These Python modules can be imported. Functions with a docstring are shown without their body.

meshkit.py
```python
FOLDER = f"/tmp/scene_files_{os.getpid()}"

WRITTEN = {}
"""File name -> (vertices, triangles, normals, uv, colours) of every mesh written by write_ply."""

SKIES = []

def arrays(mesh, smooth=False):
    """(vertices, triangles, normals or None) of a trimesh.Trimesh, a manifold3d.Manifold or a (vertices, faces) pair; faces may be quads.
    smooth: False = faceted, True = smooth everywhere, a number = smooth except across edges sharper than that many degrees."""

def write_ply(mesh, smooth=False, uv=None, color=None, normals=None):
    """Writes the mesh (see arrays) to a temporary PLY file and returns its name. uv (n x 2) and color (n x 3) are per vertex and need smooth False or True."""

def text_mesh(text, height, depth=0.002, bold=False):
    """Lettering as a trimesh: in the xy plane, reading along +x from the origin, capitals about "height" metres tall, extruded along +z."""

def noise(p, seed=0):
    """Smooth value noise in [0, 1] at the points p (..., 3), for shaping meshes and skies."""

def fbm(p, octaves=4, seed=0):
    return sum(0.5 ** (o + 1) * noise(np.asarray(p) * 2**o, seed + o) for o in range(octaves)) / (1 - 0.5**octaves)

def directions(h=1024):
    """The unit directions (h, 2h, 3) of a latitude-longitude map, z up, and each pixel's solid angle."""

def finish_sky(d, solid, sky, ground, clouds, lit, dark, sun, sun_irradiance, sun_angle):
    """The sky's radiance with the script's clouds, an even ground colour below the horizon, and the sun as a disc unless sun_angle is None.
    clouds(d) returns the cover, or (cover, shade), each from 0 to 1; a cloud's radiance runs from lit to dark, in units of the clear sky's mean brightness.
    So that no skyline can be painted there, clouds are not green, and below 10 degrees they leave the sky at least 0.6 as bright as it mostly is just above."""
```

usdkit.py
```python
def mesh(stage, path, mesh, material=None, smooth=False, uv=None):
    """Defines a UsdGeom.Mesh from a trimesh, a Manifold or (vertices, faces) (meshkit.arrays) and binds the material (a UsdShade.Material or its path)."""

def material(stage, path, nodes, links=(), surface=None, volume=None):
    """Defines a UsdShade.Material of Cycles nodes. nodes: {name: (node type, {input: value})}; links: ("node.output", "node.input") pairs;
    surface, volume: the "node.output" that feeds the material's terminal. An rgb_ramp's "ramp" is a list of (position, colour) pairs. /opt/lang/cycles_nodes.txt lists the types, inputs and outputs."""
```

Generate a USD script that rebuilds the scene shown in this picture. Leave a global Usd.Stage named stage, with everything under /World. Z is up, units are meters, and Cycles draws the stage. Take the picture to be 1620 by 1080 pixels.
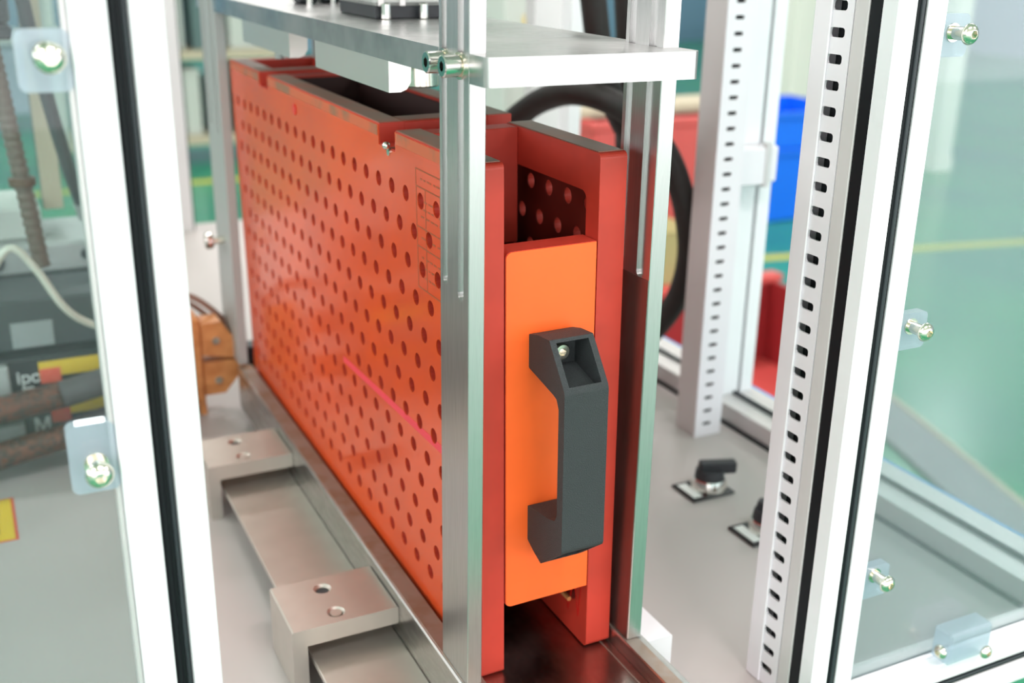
import math, random
import numpy as np, trimesh, shapely, manifold3d as m3
from shapely.geometry import Polygon, Point, box as sbox
from shapely import affinity
import usdkit, meshkit
from pxr import Usd, UsdGeom, UsdLux, UsdShade, Gf, Sdf

random.seed(7)
np.random.seed(7)
stage = Usd.Stage.CreateInMemory()
UsdGeom.SetStageUpAxis(stage, 'Z')
UsdGeom.SetStageMetersPerUnit(stage, 1.0)
stage.SetDefaultPrim(UsdGeom.Xform.Define(stage, '/World').GetPrim())
UsdGeom.Scope.Define(stage, '/World/Looks')

# ------------------------------------------------------------------ camera
CAM = np.array([-0.275, -0.600, 0.4975])
YAW, PITCH, ROLL = 0.4634, 0.3473, 0.0170
fw = np.array([math.sin(YAW) * math.cos(PITCH), math.cos(YAW) * math.cos(PITCH), -math.sin(PITCH)])
rt = np.cross(fw, [0, 0, 1]); rt /= np.linalg.norm(rt)
up = np.cross(rt, fw)
r2 = rt * math.cos(ROLL) + up * math.sin(ROLL)
u2 = -rt * math.sin(ROLL) + up * math.cos(ROLL)
cam = UsdGeom.Camera.Define(stage, '/World/camera')
cam.AddTransformOp().Set(Gf.Matrix4d(*r2, 0, *u2, 0, *(-fw), 0, *CAM, 1))
cam.CreateHorizontalApertureAttr(36.0)
cam.CreateVerticalApertureAttr(24.0)
cam.CreateFocalLengthAttr(36.0 * 1746.1 / 1620)
cam.CreateFStopAttr(5.6)
cam.CreateFocusDistanceAttr(0.70)
cam.CreateClippingRangeAttr(Gf.Vec2f(0.02, 200))
cam.CreateExposureAttr(0.62)


def srgb(r, g, b):
    c = np.array([r, g, b], float) / 255
    return tuple(np.where(c <= 0.04045, c / 12.92, ((c + 0.055) / 1.055) ** 2.4))


# ------------------------------------------------------------------ light: daylight dome through the hall side left open, plus unseen lamps added for brightness
dome = UsdLux.DomeLight.Define(stage, '/World/daylight')
dome.CreateColorAttr(Gf.Vec3f(1.0, 0.975, 0.985))
dome.CreateIntensityAttr(0.74)


def added_lamp(name, x, y, z, w, h, power):
    l = UsdLux.RectLight.Define(stage, '/World/' + name)
    l.CreateWidthAttr(w); l.CreateHeightAttr(h)
    l.CreateIntensityAttr(power)
    l.CreateColorAttr(Gf.Vec3f(1.0, 0.90, 0.90))
    l.AddTranslateOp().Set(Gf.Vec3d(x, y, z))


for i, (x, y) in enumerate([(-3.2, -2.2), (0.4, -2.2), (4.0, -2.2), (-3.2, 2.6), (0.8, 2.6), (4.6, 2.6), (8.5, 2.6), (0.8, 7.5), (5.5, 7.5), (9.5, 8.0), (3.2, 12.0), (11.0, 12.0)]):
    added_lamp('added_ceiling_light%s' % ('' if i == 0 else '_%03d' % i), x, y, 3.38, 1.5, 0.7, 17.0)  # lamps added out of view to brighten the table and the far floor

# ------------------------------------------------------------------ materials
LOOK = '/World/Looks/'


def mat(name, color, rough=0.5, metal=0.0, var=0.0, scale=30.0, color2=None, bump=0.0, bscale=400.0, stretch=(1, 1, 1), spec=None, coat=0.0, ramp=(0.35, 0.65), emit=None, rvar=0.0, detail=4.0):
    nodes = {'p': ('principled_bsdf', {'roughness': rough, 'metallic': metal})}
    links = []
    if spec is not None:
        nodes['p'][1]['specular_ior_level'] = spec
    if coat:
        nodes['p'][1]['coat_weight'] = coat
        nodes['p'][1]['coat_roughness'] = 0.12
    c = np.array(color)
    if var or color2 is not None:
        c2 = np.array(color2) if color2 is not None else c * (1 - var)
        nodes['t'] = ('texture_coordinate', {})
        nodes['m'] = ('mapping', {'scale': stretch})
        nodes['n'] = ('noise_texture', {'scale': scale, 'detail': detail})
        nodes['r'] = ('rgb_ramp', {'ramp': [(0, c), (ramp[0], c), (ramp[1], c2), (1, c2)]})
        links += [('t.object', 'm.vector'), ('m.vector', 'n.vector'), ('n.fac', 'r.fac'), ('r.color', 'p.base_color')]
        if rvar:
            nodes['mr'] = ('map_range', {'from_min': 0.3, 'from_max': 0.7, 'to_min': rough, 'to_max': rough + rvar})
            links += [('n.fac', 'mr.value'), ('mr.result', 'p.roughness')]
    else:
        nodes['p'][1]['base_color'] = tuple(c)
    if bump:
        nodes['bt'] = ('texture_coordinate', {})
        nodes['bm'] = ('mapping', {'scale': stretch})
        nodes['bn'] = ('noise_texture', {'scale': bscale, 'detail': 3.0})
        nodes['b'] = ('bump', {'strength': bump, 'distance': 0.001})
        links += [('bt.object', 'bm.vector'), ('bm.vector', 'bn.vector'), ('bn.fac', 'b.height'), ('b.normal', 'p.normal')]
    if emit:
        nodes['p'][1]['emission_color'] = emit[0]
        nodes['p'][1]['emission_strength'] = emit[1]
    return usdkit.material(stage, LOOK + name, nodes, links, surface='p.BSDF')


def pane_mat(name, tint, haze, haze_color, refl=0.035, rough=0.0):
    """a clear sheet: see-through, with a mirror reflection by fresnel and a little dust and haze on it"""
    nodes = {'tr': ('transparent_bsdf', {'color': tint}), 'gl': ('glossy_bsdf', {'color': (1, 1, 1), 'roughness': rough}),
             'df': ('diffuse_bsdf', {'color': haze_color}), 'tl': ('translucent_bsdf', {'color': haze_color}), 'dd': ('mix_closure', {'fac': 0.5}),
             'lw': ('layer_weight', {'blend': 0.5}), 'pw': ('math', {'math_type': 'power', 'value2': 4.0}), 'fr': ('math', {'math_type': 'multiply_add', 'value2': 0.85, 'value3': refl}), 'mh': ('mix_closure', {'fac': haze}), 'mg': ('mix_closure', {})}
    links = [('df.BSDF', 'dd.closure1'), ('tl.BSDF', 'dd.closure2'), ('tr.BSDF', 'mh.closure1'), ('dd.closure', 'mh.closure2'),
             ('mh.closure', 'mg.closure1'), ('gl.BSDF', 'mg.closure2'), ('lw.facing', 'pw.value1'), ('pw.value', 'fr.value1'), ('fr.value', 'mg.fac')]
    return usdkit.material(stage, LOOK + name, nodes, links, surface='mg.closure')


M = {}
M['orange_face'] = mat('orange_face', srgb(216, 80, 38), 0.16, color2=srgb(200, 78, 48), scale=9, ramp=(0.42, 0.75), coat=0.0, spec=0.45)
M['orange_front'] = mat('orange_front', srgb(250, 103, 38), 0.45, var=0.05, scale=20)
M['red_board'] = mat('red_board', srgb(190, 56, 40), 0.5, var=0.10, scale=40)
M['worn_edge'] = mat('worn_edge', srgb(128, 100, 86), 0.4, color2=srgb(150, 84, 60), scale=22, ramp=(0.45, 0.7))
M['worn_bevel'] = mat('worn_bevel', srgb(196, 92, 54), 0.35, color2=srgb(140, 96, 70), scale=26, ramp=(0.48, 0.62))
M['pink_paint'] = mat('pink_paint', srgb(224, 62, 76), 0.5)
M['print_dark'] = mat('print_dark', srgb(150, 72, 34), 0.6)
M['red_scribble'] = mat('red_scribble', srgb(190, 20, 15), 0.5)
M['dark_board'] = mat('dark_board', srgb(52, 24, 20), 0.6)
M['shaded_board'] = mat('shaded_board', srgb(104, 36, 28), 0.3, var=0.25, scale=30)
M['red_lens'] = mat('red_lens', srgb(214, 40, 34), 0.2)
M['steel'] = mat('steel', (0.57, 0.57, 0.565), 0.30, 1.0, var=0.04, scale=60, stretch=(8, 8, 0.6), rvar=0.02)
M['steel_flat'] = mat('steel_flat', (0.60, 0.59, 0.575), 0.24, 1.0, var=0.16, scale=35, stretch=(3, 0.6, 3), rvar=0.12)
M['plate_steel'] = mat('plate_steel', (0.56, 0.555, 0.55), 0.24, 1.0, var=0.12, scale=14, stretch=(1, 1, 1), rvar=0.14)
M['tray_steel'] = mat('tray_steel', (0.46, 0.38, 0.36), 0.20, 1.0, color2=(0.40, 0.29, 0.25), scale=30, stretch=(1, 0.6, 1), rvar=0.15)
M['rail_top'] = mat('rail_top', (0.36, 0.31, 0.27), 0.5, 0.8, color2=(0.30, 0.19, 0.12), scale=30, ramp=(0.45, 0.7), rvar=0.1)
M['dim_reflect_steel'] = mat('dim_reflect_steel', (0.27, 0.215, 0.20), 0.32, 0.9, color2=(0.22, 0.15, 0.13), scale=40, stretch=(1, 1, 0.3))
M['nickel'] = mat('nickel', (0.56, 0.52, 0.47), 0.50, 0.85, var=0.06, scale=40)
M['bracket_edge'] = mat('bracket_edge', (0.80, 0.77, 0.73), 0.35, 1.0)
M['chrome'] = mat('chrome', (0.78, 0.76, 0.72), 0.10, 1.0)
M['bolt_steel'] = mat('bolt_steel', (0.84, 0.79, 0.68), 0.18, 1.0)
M['socket'] = mat('socket', (0.45, 0.33, 0.24), 0.35, 1.0)
M['alu'] = mat('alu', srgb(238, 239, 242), 0.38, 0.0, var=0.02, scale=20, spec=0.5)
M['alu_grey'] = mat('alu_grey', srgb(214, 210, 210), 0.4, 0.35)
M['white_coat'] = mat('white_coat', srgb(232, 229, 234), 0.4)
M['post_grey'] = mat('post_grey', srgb(206, 202, 202), 0.45)
M['seal'] = mat('seal', srgb(22, 26, 29), 0.5, spec=0.2)
M['seal_line'] = mat('seal_line', srgb(52, 58, 62), 0.35, spec=0.35)
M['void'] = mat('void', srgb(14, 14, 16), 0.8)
M['black_plastic'] = mat('black_plastic', srgb(46, 46, 50), 0.55, bump=0.35, bscale=1500)
M['black_grip'] = mat('black_grip', srgb(54, 60, 62), 0.6, bump=0.9, bscale=1600, var=0.2, scale=900)
M['black_gloss'] = mat('black_gloss', srgb(24, 24, 26), 0.35)
M['hose'] = mat('hose', srgb(34, 27, 25), 0.6, bump=0.6, bscale=500, var=0.25, scale=120)
M['deck'] = mat('deck', srgb(184, 176, 174), 0.42, var=0.03, scale=7, spec=0.4)
M['floor'] = mat('floor', srgb(56, 150, 108), 0.22, color2=srgb(48, 132, 110), scale=0.9, ramp=(0.4, 0.62))
M['yellow'] = mat('yellow', srgb(226, 190, 40), 0.5)
M['yellow_line'] = mat('yellow_line', srgb(190, 186, 60), 0.5)
M['label_red'] = mat('label_red', srgb(214, 84, 58), 0.5)
M['label_orange'] = mat('label_orange', srgb(236, 96, 72), 0.5)
M['label_black'] = mat('label_black', srgb(24, 24, 26), 0.5)
M['print_white'] = mat('print_white', srgb(225, 228, 226), 0.6)
M['machine_grey'] = mat('machine_grey', srgb(172, 174, 172), 0.42, 0.2)
M['machine_dark'] = mat('machine_dark', srgb(58, 63, 66), 0.5)
M['machine_black'] = mat('machine_black', srgb(34, 37, 42), 0.45)
M['window_grey'] = mat('window_grey', srgb(150, 156, 156), 0.3)
M['braid'] = mat('braid', srgb(112, 62, 44), 0.5, 0.4, color2=srgb(60, 46, 42), scale=160, ramp=(0.4, 0.6), bump=0.8, bscale=500)
M['cable_grey'] = mat('cable_grey', srgb(74, 68, 70), 0.5)
M['tube_white'] = mat('tube_white', srgb(205, 204, 190), 0.35)
M['spring_brown'] = mat('spring_brown', srgb(104, 88, 76), 0.5, 0.2)
M['brass'] = mat('brass', srgb(216, 148, 92), 0.42, 0.2, color2=srgb(190, 118, 66), scale=60)
M['brass_dark'] = mat('brass_dark', srgb(96, 66, 44), 0.45, 0.4)
M['copper_tube'] = mat('copper_tube', srgb(150, 116, 104), 0.35, 0.2)
M['ceramic'] = mat('ceramic', srgb(222, 214, 208), 0.3)
M['blue_tote'] = mat('blue_tote', srgb(10, 112, 240), 0.4, spec=0.4)
M['blue_cabinet'] = mat('blue_cabinet', srgb(20, 84, 156), 0.5)
M['red_tote'] = mat('red_tote', srgb(212, 84, 80), 0.45)
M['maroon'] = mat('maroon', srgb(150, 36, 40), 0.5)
M['tan'] = mat('tan', srgb(196, 184, 160), 0.6)
M['olive'] = mat('olive', srgb(172, 162, 112), 0.6)
M['pale_box'] = mat('pale_box', srgb(196, 200, 194), 0.6)
M['dark_teal'] = mat('dark_teal', srgb(92, 116, 116), 0.6)
M['pillar_white'] = mat('pillar_white', srgb(242, 240, 230), 0.6)
M['blue_tape'] = mat('blue_tape', srgb(90, 170, 235), 0.4)
M['wall_low'] = mat('wall_low', srgb(118, 156, 178), 0.6)
M['wall_teal'] = mat('wall_teal', srgb(60, 120, 128), 0.6)
M['wall_up'] = mat('wall_up', srgb(222, 226, 226), 0.7)
M['wall_grey'] = mat('wall_grey', srgb(176, 188, 206), 0.7)
M['ceiling'] = mat('ceiling', srgb(235, 226, 222), 0.8)
M['grey_band'] = mat('grey_band', srgb(140, 142, 146), 0.5)
M['glass'] = pane_mat('glass', (0.80, 0.885, 0.885), 0.02, (0.80, 0.88, 0.88), 0.016)
M['hazy_glass'] = pane_mat('hazy_glass', (0.80, 0.875, 0.885), 0.12, (0.80, 0.85, 0.90), 0.03)  # haze beyond the dust, put into the colour for the slanted view
M['acrylic'] = pane_mat('acrylic', (0.80, 0.88, 0.92), 0.42, (0.70, 0.77, 0.84), 0.03, 0.05)

# ------------------------------------------------------------------ prim helpers
_used = {}


def numbered(parent, name):
    k = parent + '/' + name
    n = _used.get(k, 0)
    _used[k] = n + 1
    return name if n == 0 else '%s_%03d' % (name, n)


class Thing:
    def __init__(s, name, label=None, cat=None, loc=(0, 0, 0), group=None, kind=None, rot_y=0.0, rot_z=0.0):
        s.path = '/World/' + numbered('/World', name)
        s.loc = np.array(loc, float)
        s.rotated = bool(rot_y or rot_z)
        x = UsdGeom.Xform.Define(stage, s.path)
        x.AddTranslateOp().Set(Gf.Vec3d(*map(float, loc)))
        if rot_z:
            x.AddRotateZOp().Set(rot_z)
        if rot_y:
            x.AddRotateYOp().Set(rot_y)
        s.prim = x.GetPrim()
        say(s.prim, label, cat, group, kind)

    def part(s, name, mesh, m, label=None, parent=None, smooth=False, kind=None, local=False):
        """mesh in world coordinates (or the thing's own, local=True)"""
        up = parent or s.path
        path = up + '/' + numbered(up, name)
        v, f = verts(mesh)
        if not local:
            v = v - s.loc
        g = usdkit.mesh(stage, path, trimesh.Trimesh(v, f, process=False), M[m], smooth=smooth)
        if label:
            g.GetPrim().SetCustomDataByKey('label', label)
        if kind:
            g.GetPrim().SetCustomDataByKey('kind', kind)
        return path


def say(p, label=None, cat=None, group=None, kind=None):
    for k, v in (('label', label), ('category', cat), ('group', group), ('kind', kind)):
        if v:
            p.SetCustomDataByKey(k, v)


def single(name, mesh, m, label=None, cat=None, group=None, kind=None, smooth=False):
    path = '/World/' + numbered('/World', name)
    v, f = verts(mesh)
    o = v.mean(0); o[2] = v[:, 2].min()
    g = usdkit.mesh(stage, path, trimesh.Trimesh(v - o, f, process=False), M[m], smooth=smooth)
    UsdGeom.Xformable(g).AddTranslateOp().Set(Gf.Vec3d(*map(float, o)))
    say(g.GetPrim(), label, cat, group, kind)
    return path


def copy_of(t, name, loc, label, cat, group=None):
    path = '/World/' + numbered('/World', name)
    x = UsdGeom.Xform.Define(stage, path)
    x.GetPrim().GetReferences().AddInternalReference(t.path)
    x.GetPrim().SetInstanceable(True)
    x.ClearXformOpOrder()
    x.GetPrim().GetAttribute('xformOp:translate').Set(Gf.Vec3d(*map(float, loc)))
    x.SetXformOpOrder([UsdGeom.XformOp(x.GetPrim().GetAttribute('xformOp:translate'))])
    say(x.GetPrim(), label, cat, group)
    return path


# ------------------------------------------------------------------ mesh helpers
def verts(m):
    if hasattr(m, 'to_mesh'):
        q = m.to_mesh()
        return np.array(q.vert_properties[:, :3], float), np.array(q.tri_verts, int)
    return np.array(m.vertices, float), np.array(m.faces, int)


def hull(pts):
    return trimesh.convex.convex_hull(np.array(pts, float))


def bx(x0, x1, y0, y1, z0, z1, c=0.0006):
    c = min(c, 0.45 * min(x1 - x0, y1 - y0, z1 - z0))
    p = []
    for x, sx in ((x0, 1), (x1, -1)):
        for y, sy in ((y0, 1), (y1, -1)):
            for z, sz in ((z0, 1), (z1, -1)):
                p += [(x + sx * c, y + sy * c, z), (x + sx * c, y, z + sz * c), (x, y + sy * c, z + sz * c)]
    return hull(p)


def man(m):
    v, f = verts(m)
    return m3.Manifold(m3.Mesh(v.astype(np.float32), f.astype(np.uint32)))


def cat(*ms):
    return trimesh.util.concatenate([trimesh.Trimesh(*verts(m), process=False) for m in ms])


AX = {'z': np.eye(3), 'x': np.array([[0, 0, 1], [0, 1, 0], [-1, 0, 0]], float), 'y': np.array([[1, 0, 0], [0, 0, 1], [0, -1, 0]], float)}


def place(m, axis, at, flip=False):
    """a mesh built about +z turned so that +z lies along +axis (or -axis)"""
    v, f = verts(m)
    R = AX[axis]
    if flip:
        R = R @ np.diag([1, -1, -1.0])
    return trimesh.Trimesh(v @ R.T + np.array(at), f, process=False)


def lathe(profile, n=28):
    return trimesh.creation.revolve(np.array(profile, float), sections=n)


def cyl(r, h, n=28, c=0.0):
    if c:
        return lathe([(0, 0), (r - c, 0), (r, c), (r, h - c), (r - c, h), (0, h)], n)
    return lathe([(0, 0), (r, 0), (r, h), (0, h)], n)


def hexsock(r, z0, z1):
    return m3.Manifold.cylinder(z1 - z0, r, r, 6).translate([0, 0, z0])


def socket_head(r, h, s):
    return man(cyl(r, h, 32, 0.0007)) - hexsock(s, h * 0.45, h + 0.01)


def button_head(r, h, s):
    prof = [(0, 0), (r * 0.94, 0), (r, h * 0.14)] + [(r * math.cos(a), h * 0.14 + 0.86 * h * math.sin(a)) for a in np.linspace(0.15, 1.1, 7)] + [(0, h * 0.14 + 0.86 * h * math.sin(1.1))]
    return man(lathe(prof, 32)) - hexsock(s, h * 0.35, h + 0.01)


def prism(poly, z0, z1):
    m = trimesh.creation.extrude_polygon(poly, z1 - z0, engine='earcut')
    m.apply_translation([0, 0, z0])
    return m


def yz_prism(poly, x0, x1):
    """polygon in (y, z), swept from x0 to x1"""
    v, f = verts(prism(poly, x0, x1))
    return trimesh.Trimesh(np.stack([v[:, 2], v[:, 0], v[:, 1]], 1), f, process=False)


def xz_prism(poly, y0, y1):
    v, f = verts(prism(poly, y0, y1))
    return trimesh.Trimesh(np.stack([v[:, 0], v[:, 2], v[:, 1]], 1), f[:, ::-1], process=False)


def spline(pts, n=14):
    p = np.array(pts, float)
    q = np.vstack([2 * p[0] - p[1], p, 2 * p[-1] - p[-2]])
    out = []
    for i in range(1, len(q) - 2):
        a, b, c, d = q[i - 1:i + 3]
        for t in np.linspace(0, 1, n, endpoint=False):
            out.append(0.5 * (2 * b + (c - a) * t + (2 * a - 5 * b + 4 * c - d) * t * t + (3 * b - a - 3 * c + d) * t ** 3))
    out.append(p[-1])
    return np.array(out)


def tube(path, r, sides=14):
    p = np.array(path, float)
    r = np.broadcast_to(r, len(p))
    t = np.gradient(p, axis=0); t /= np.linalg.norm(t, axis=1)[:, None]
    a = np.cross(t[0], [0.3, 0.5, 0.81]); a /= np.linalg.norm(a)
    ang = np.arange(sides) * 2 * np.pi / sides
    v = []
    for i in range(len(p)):
        a = a - t[i] * (a @ t[i]); a /= np.linalg.norm(a)
        b = np.cross(t[i], a)
        v.append(p[i] + r[i] * (np.cos(ang)[:, None] * a + np.sin(ang)[:, None] * b))
    v = np.vstack(v)
    f = []
    for i in range(len(p) - 1):
        for j in range(sides):
            k = (j + 1) % sides
            f += [[i * sides + j, i * sides + k, (i + 1) * sides + k], [i * sides + j, (i + 1) * sides + k, (i + 1) * sides + j]]
    n = len(v)
    v = np.vstack([v, p[0], p[-1]])
    L = (len(p) - 1) * sides
    for j in range(sides):
        k = (j + 1) % sides
        f += [[n, k, j], [n + 1, L + j, L + k]]
    return trimesh.Trimesh(v, f, process=False)


def rrect(x0, y0, x1, y1, r):
    return sbox(x0 + r, y0 + r, x1 - r, y1 - r).buffer(r, quad_segs=6)


DECK = -0.055
FLOOR = -0.95

# ------------------------------------------------------------------ the hall
single('floor', bx(-8, 16, -9, 16, FLOOR - 0.1, FLOOR), 'floor', 'green epoxy factory floor', kind='structure')
single('wall_back', bx(-8, 16, 14.6, 14.8, 0.9, 3.5), 'wall_up', 'pale upper wall at the back of the hall', kind='structure')
single('trim', bx(-8, 16, 14.5, 14.8, FLOOR, 0.9), 'wall_low', 'blue lower band of the back wall', kind='structure')
single('wall_right', bx(13.4, 13.6, -9, 14.6, FLOOR, 3.5), 'wall_grey', 'grey blue right wall of the hall', kind='structure')
single('wall_left', bx(-8.2, -8, -9, 14.6, FLOOR, 0.9), 'wall_up', 'low pale left wall of the hall, kept low to let side light in', kind='structure')  # unseen wall, its height set to let dome light in from the left
single('ceiling', bx(-8, 16, -9, 16, 3.5, 3.6), 'ceiling', 'pale ceiling of the hall', kind='structure')

# ------------------------------------------------------------------ machine table
t = Thing('machine_table', 'grey painted steel machine table top under the whole test rig', 'machine table', (0, 0.6, FLOOR))
t.part('table_top', bx(-0.75, 0.516, -0.06, 1.66, DECK - 0.02, DECK, 0.001), 'deck')
t.part('cabinet_body', bx(-0.74, 0.505, -0.04, 1.64, FLOOR + 0.02, DECK - 0.02, 0.002), 'machine_grey')
for x in (-0.70, 0.44):
    for y in (0.0, 1.58):
        t.part('foot', place(cyl(0.025, 0.02), 'z', (x + 0.02, y + 0.02, FLOOR)), 'machine_black')

# side beam along the right edge of the table
t = Thing('side_beam', 'grey aluminium floor beam along the right edge of the table', 'frame beam', (0.55, 0.5, DECK))
t.part('beam_body', bx(0.517, 0.582, -0.05, 1.64, DECK - 0.03, -0.030, 0.001), 'alu_grey')
t.part('seal_strip', bx(0.5135, 0.517, -0.05, 1.64, DECK, DECK + 0.004, 0.0005), 'seal')
t.part('glazing_bead', bx(0.545, 0.549, -0.05, 1.64, -0.031, -0.0255, 0.0005), 'seal_line')
t.part('blue_strip', bx(0.582, 0.586, -0.05, 1.20, -0.045, -0.030, 0.0005), 'blue_tape')

# ------------------------------------------------------------------ front frame and glass panels
YF, YB = -0.085, -0.0715
TOP, BOT = 0.64, -0.12


def clip(t, x0, x1, z0, z1, bx_, bz, y=-0.0775):
    """translucent pane clip with its button head bolt"""
    p = t.part('pane_clip', xz_prism(rrect(x0, z0, x1, z1, 0.004), y - 0.003, y + 0.004), 'acrylic', 'translucent plastic pane clip')
    t.part('spacer', place(cyl(0.0042, 0.0125), 'y', (bx_, y - 0.003, bz), True), 'bolt_steel', parent=p, smooth=35)
    t.part('clip_bolt', place(button_head(0.0066, 0.0055, 0.0027), 'y', (bx_, y - 0.0155, bz), True), 'bolt_steel', parent=p, smooth=35)
    t.part('washer', place(cyl(0.0058, 0.0012), 'y', (bx_, y - 0.003, bz), True), 'bolt_steel', parent=p, smooth=35)


t = Thing('glass_panel', 'left front glass panel in a white profile with two bolted clips', 'glass panel', (-0.3, -0.078, BOT))
t.part('vertical_profile', bx(-0.2287, -0.2128, YF, -0.058, BOT, TOP), 'alu')
t.part('edge_channel', bx(-0.2312, -0.2289, -0.0800, -0.066, BOT, TOP, 0.0004), 'alu_grey')
t.part('glass_pane', bx(-0.72, -0.2314, -0.0728, -0.0690, BOT, TOP, 0.0004), 'glass')
clip(t, -0.2512, -0.2288, 0.4335, 0.4600, -0.2385, 0.4490)
clip(t, -0.2512, -0.2288, 0.2420, 0.2780, -0.2390, 0.2570)

t = Thing('door_seal', 'black rubber seal between the two white left profiles', 'seal', (-0.208, -0.075, BOT))
t.part('seal_body', bx(-0.2126, -0.2039, -0.0780, -0.060, BOT, TOP), 'seal')
t.part('seal_lip', place(cyl(0.0013, TOP - BOT, 10), 'z', (-0.2052, -0.0782, BOT)), 'seal_line', smooth=35)
t.part('seal_lip', place(cyl(0.0016, TOP - BOT, 10), 'z', (-0.2100, -0.0784, BOT)), 'seal', smooth=35)

t = Thing('door_post', 'white front post left of the open door, right of the black seal', 'frame post', (-0.196, -0.075, BOT))
t.part('post_profile', bx(-0.2037, -0.1893, YF, -0.060, BOT, TOP), 'alu')
t.part('post_groove', bx(-0.2036, -0.1900, -0.060, -0.055, BOT, TOP), 'seal')

t = Thing('door_post', 'white front post right of the open door beside the slotted upright', 'frame post', (0.245, -0.075, BOT))
t.part('post_profile', bx(0.2370, 0.2525, YF, YB, BOT, TOP), 'alu')
t.part('seal_strip', bx(0.2376, 0.2520, YB, -0.0605, BOT, TOP), 'seal')
t.part('back_profile', bx(0.2370, 0.2600, -0.0603, -0.0480, BOT, TOP), 'post_grey')

t = Thing('door_seal', 'black rubber seal between the two white right profiles', 'seal', (0.257, -0.075, BOT))
t.part('seal_body', bx(0.2527, 0.2610, -0.0840, -0.062, -0.095, TOP), 'seal')
t.part('seal_lip', place(cyl(0.0014, TOP + 0.095, 10), 'z', (0.2572, -0.0842, -0.095)), 'seal_line', smooth=35)

t = Thing('glass_panel', 'right front glass panel with white frame and clips, bottom rail in view', 'glass panel', (0.5, -0.078, -0.07))
t.part('vertical_profile', bx(0.2612, 0.2775, YF, -0.060, -0.095, TOP), 'alu')
t.part('bottom_rail', bx(0.2777, 0.90, YF, -0.0735, -0.0625, -0.0455), 'alu')
t.part('rail_back', bx(0.2777, 0.90, -0.0670, -0.0545, -0.0625, -0.0450), 'alu_grey')
t.part('glazing_bead', bx(0.2777, 0.90, -0.0735, -0.0715, -0.0625, -0.0425, 0.0006), 'alu')
t.part('glass_pane', bx(0.2777, 0.90, -0.0713, -0.0675, -0.0600, TOP, 0.0004), 'hazy_glass')
clip(t, 0.2790, 0.3030, 0.4335, 0.4600, 0.2890, 0.4485)
clip(t, 0.2790, 0.3050, 0.2370, 0.2635, 0.2900, 0.2540)
clip(t, 0.2790, 0.3050, 0.0380, 0.0650, 0.2900, 0.0575)
p = t.part('pane_clip', bx(0.3720, 0.4180, -0.0930, -0.0740, -0.0420, -0.0130, 0.002), 'acrylic', 'clear plastic block clip on the bottom rail')
t.part('clip_bolt', place(button_head(0.0058, 0.005, 0.0024), 'y', (0.4130, -0.0930, -0.0390), True), 'bolt_steel', parent=p, smooth=35)
t.part('clip_bolt', place(button_head(0.0058, 0.005, 0.0024), 'x', (0.3720, -0.0850, -0.0320), True), 'bolt_steel', parent=p, smooth=35)

t = Thing('bottom_seal', 'black rubber seal under the bottom rail of the right panel', 'seal', (0.6, -0.075, -0.07))
t.part('seal_body', bx(0.2778, 0.90, -0.0838, -0.062, -0.0705, -0.0627), 'seal')
t.part('seal_lip', place(cyl(0.0012, 0.62, 10), 'x', (0.2778, -0.0840, -0.0665)), 'seal_line', smooth=35)

single('sill_rail', bx(0.2777, 0.90, YF, -0.060, -0.092, -0.0707), 'alu', 'lowest white rail under the right panel, below the black seal', 'frame rail')


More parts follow.
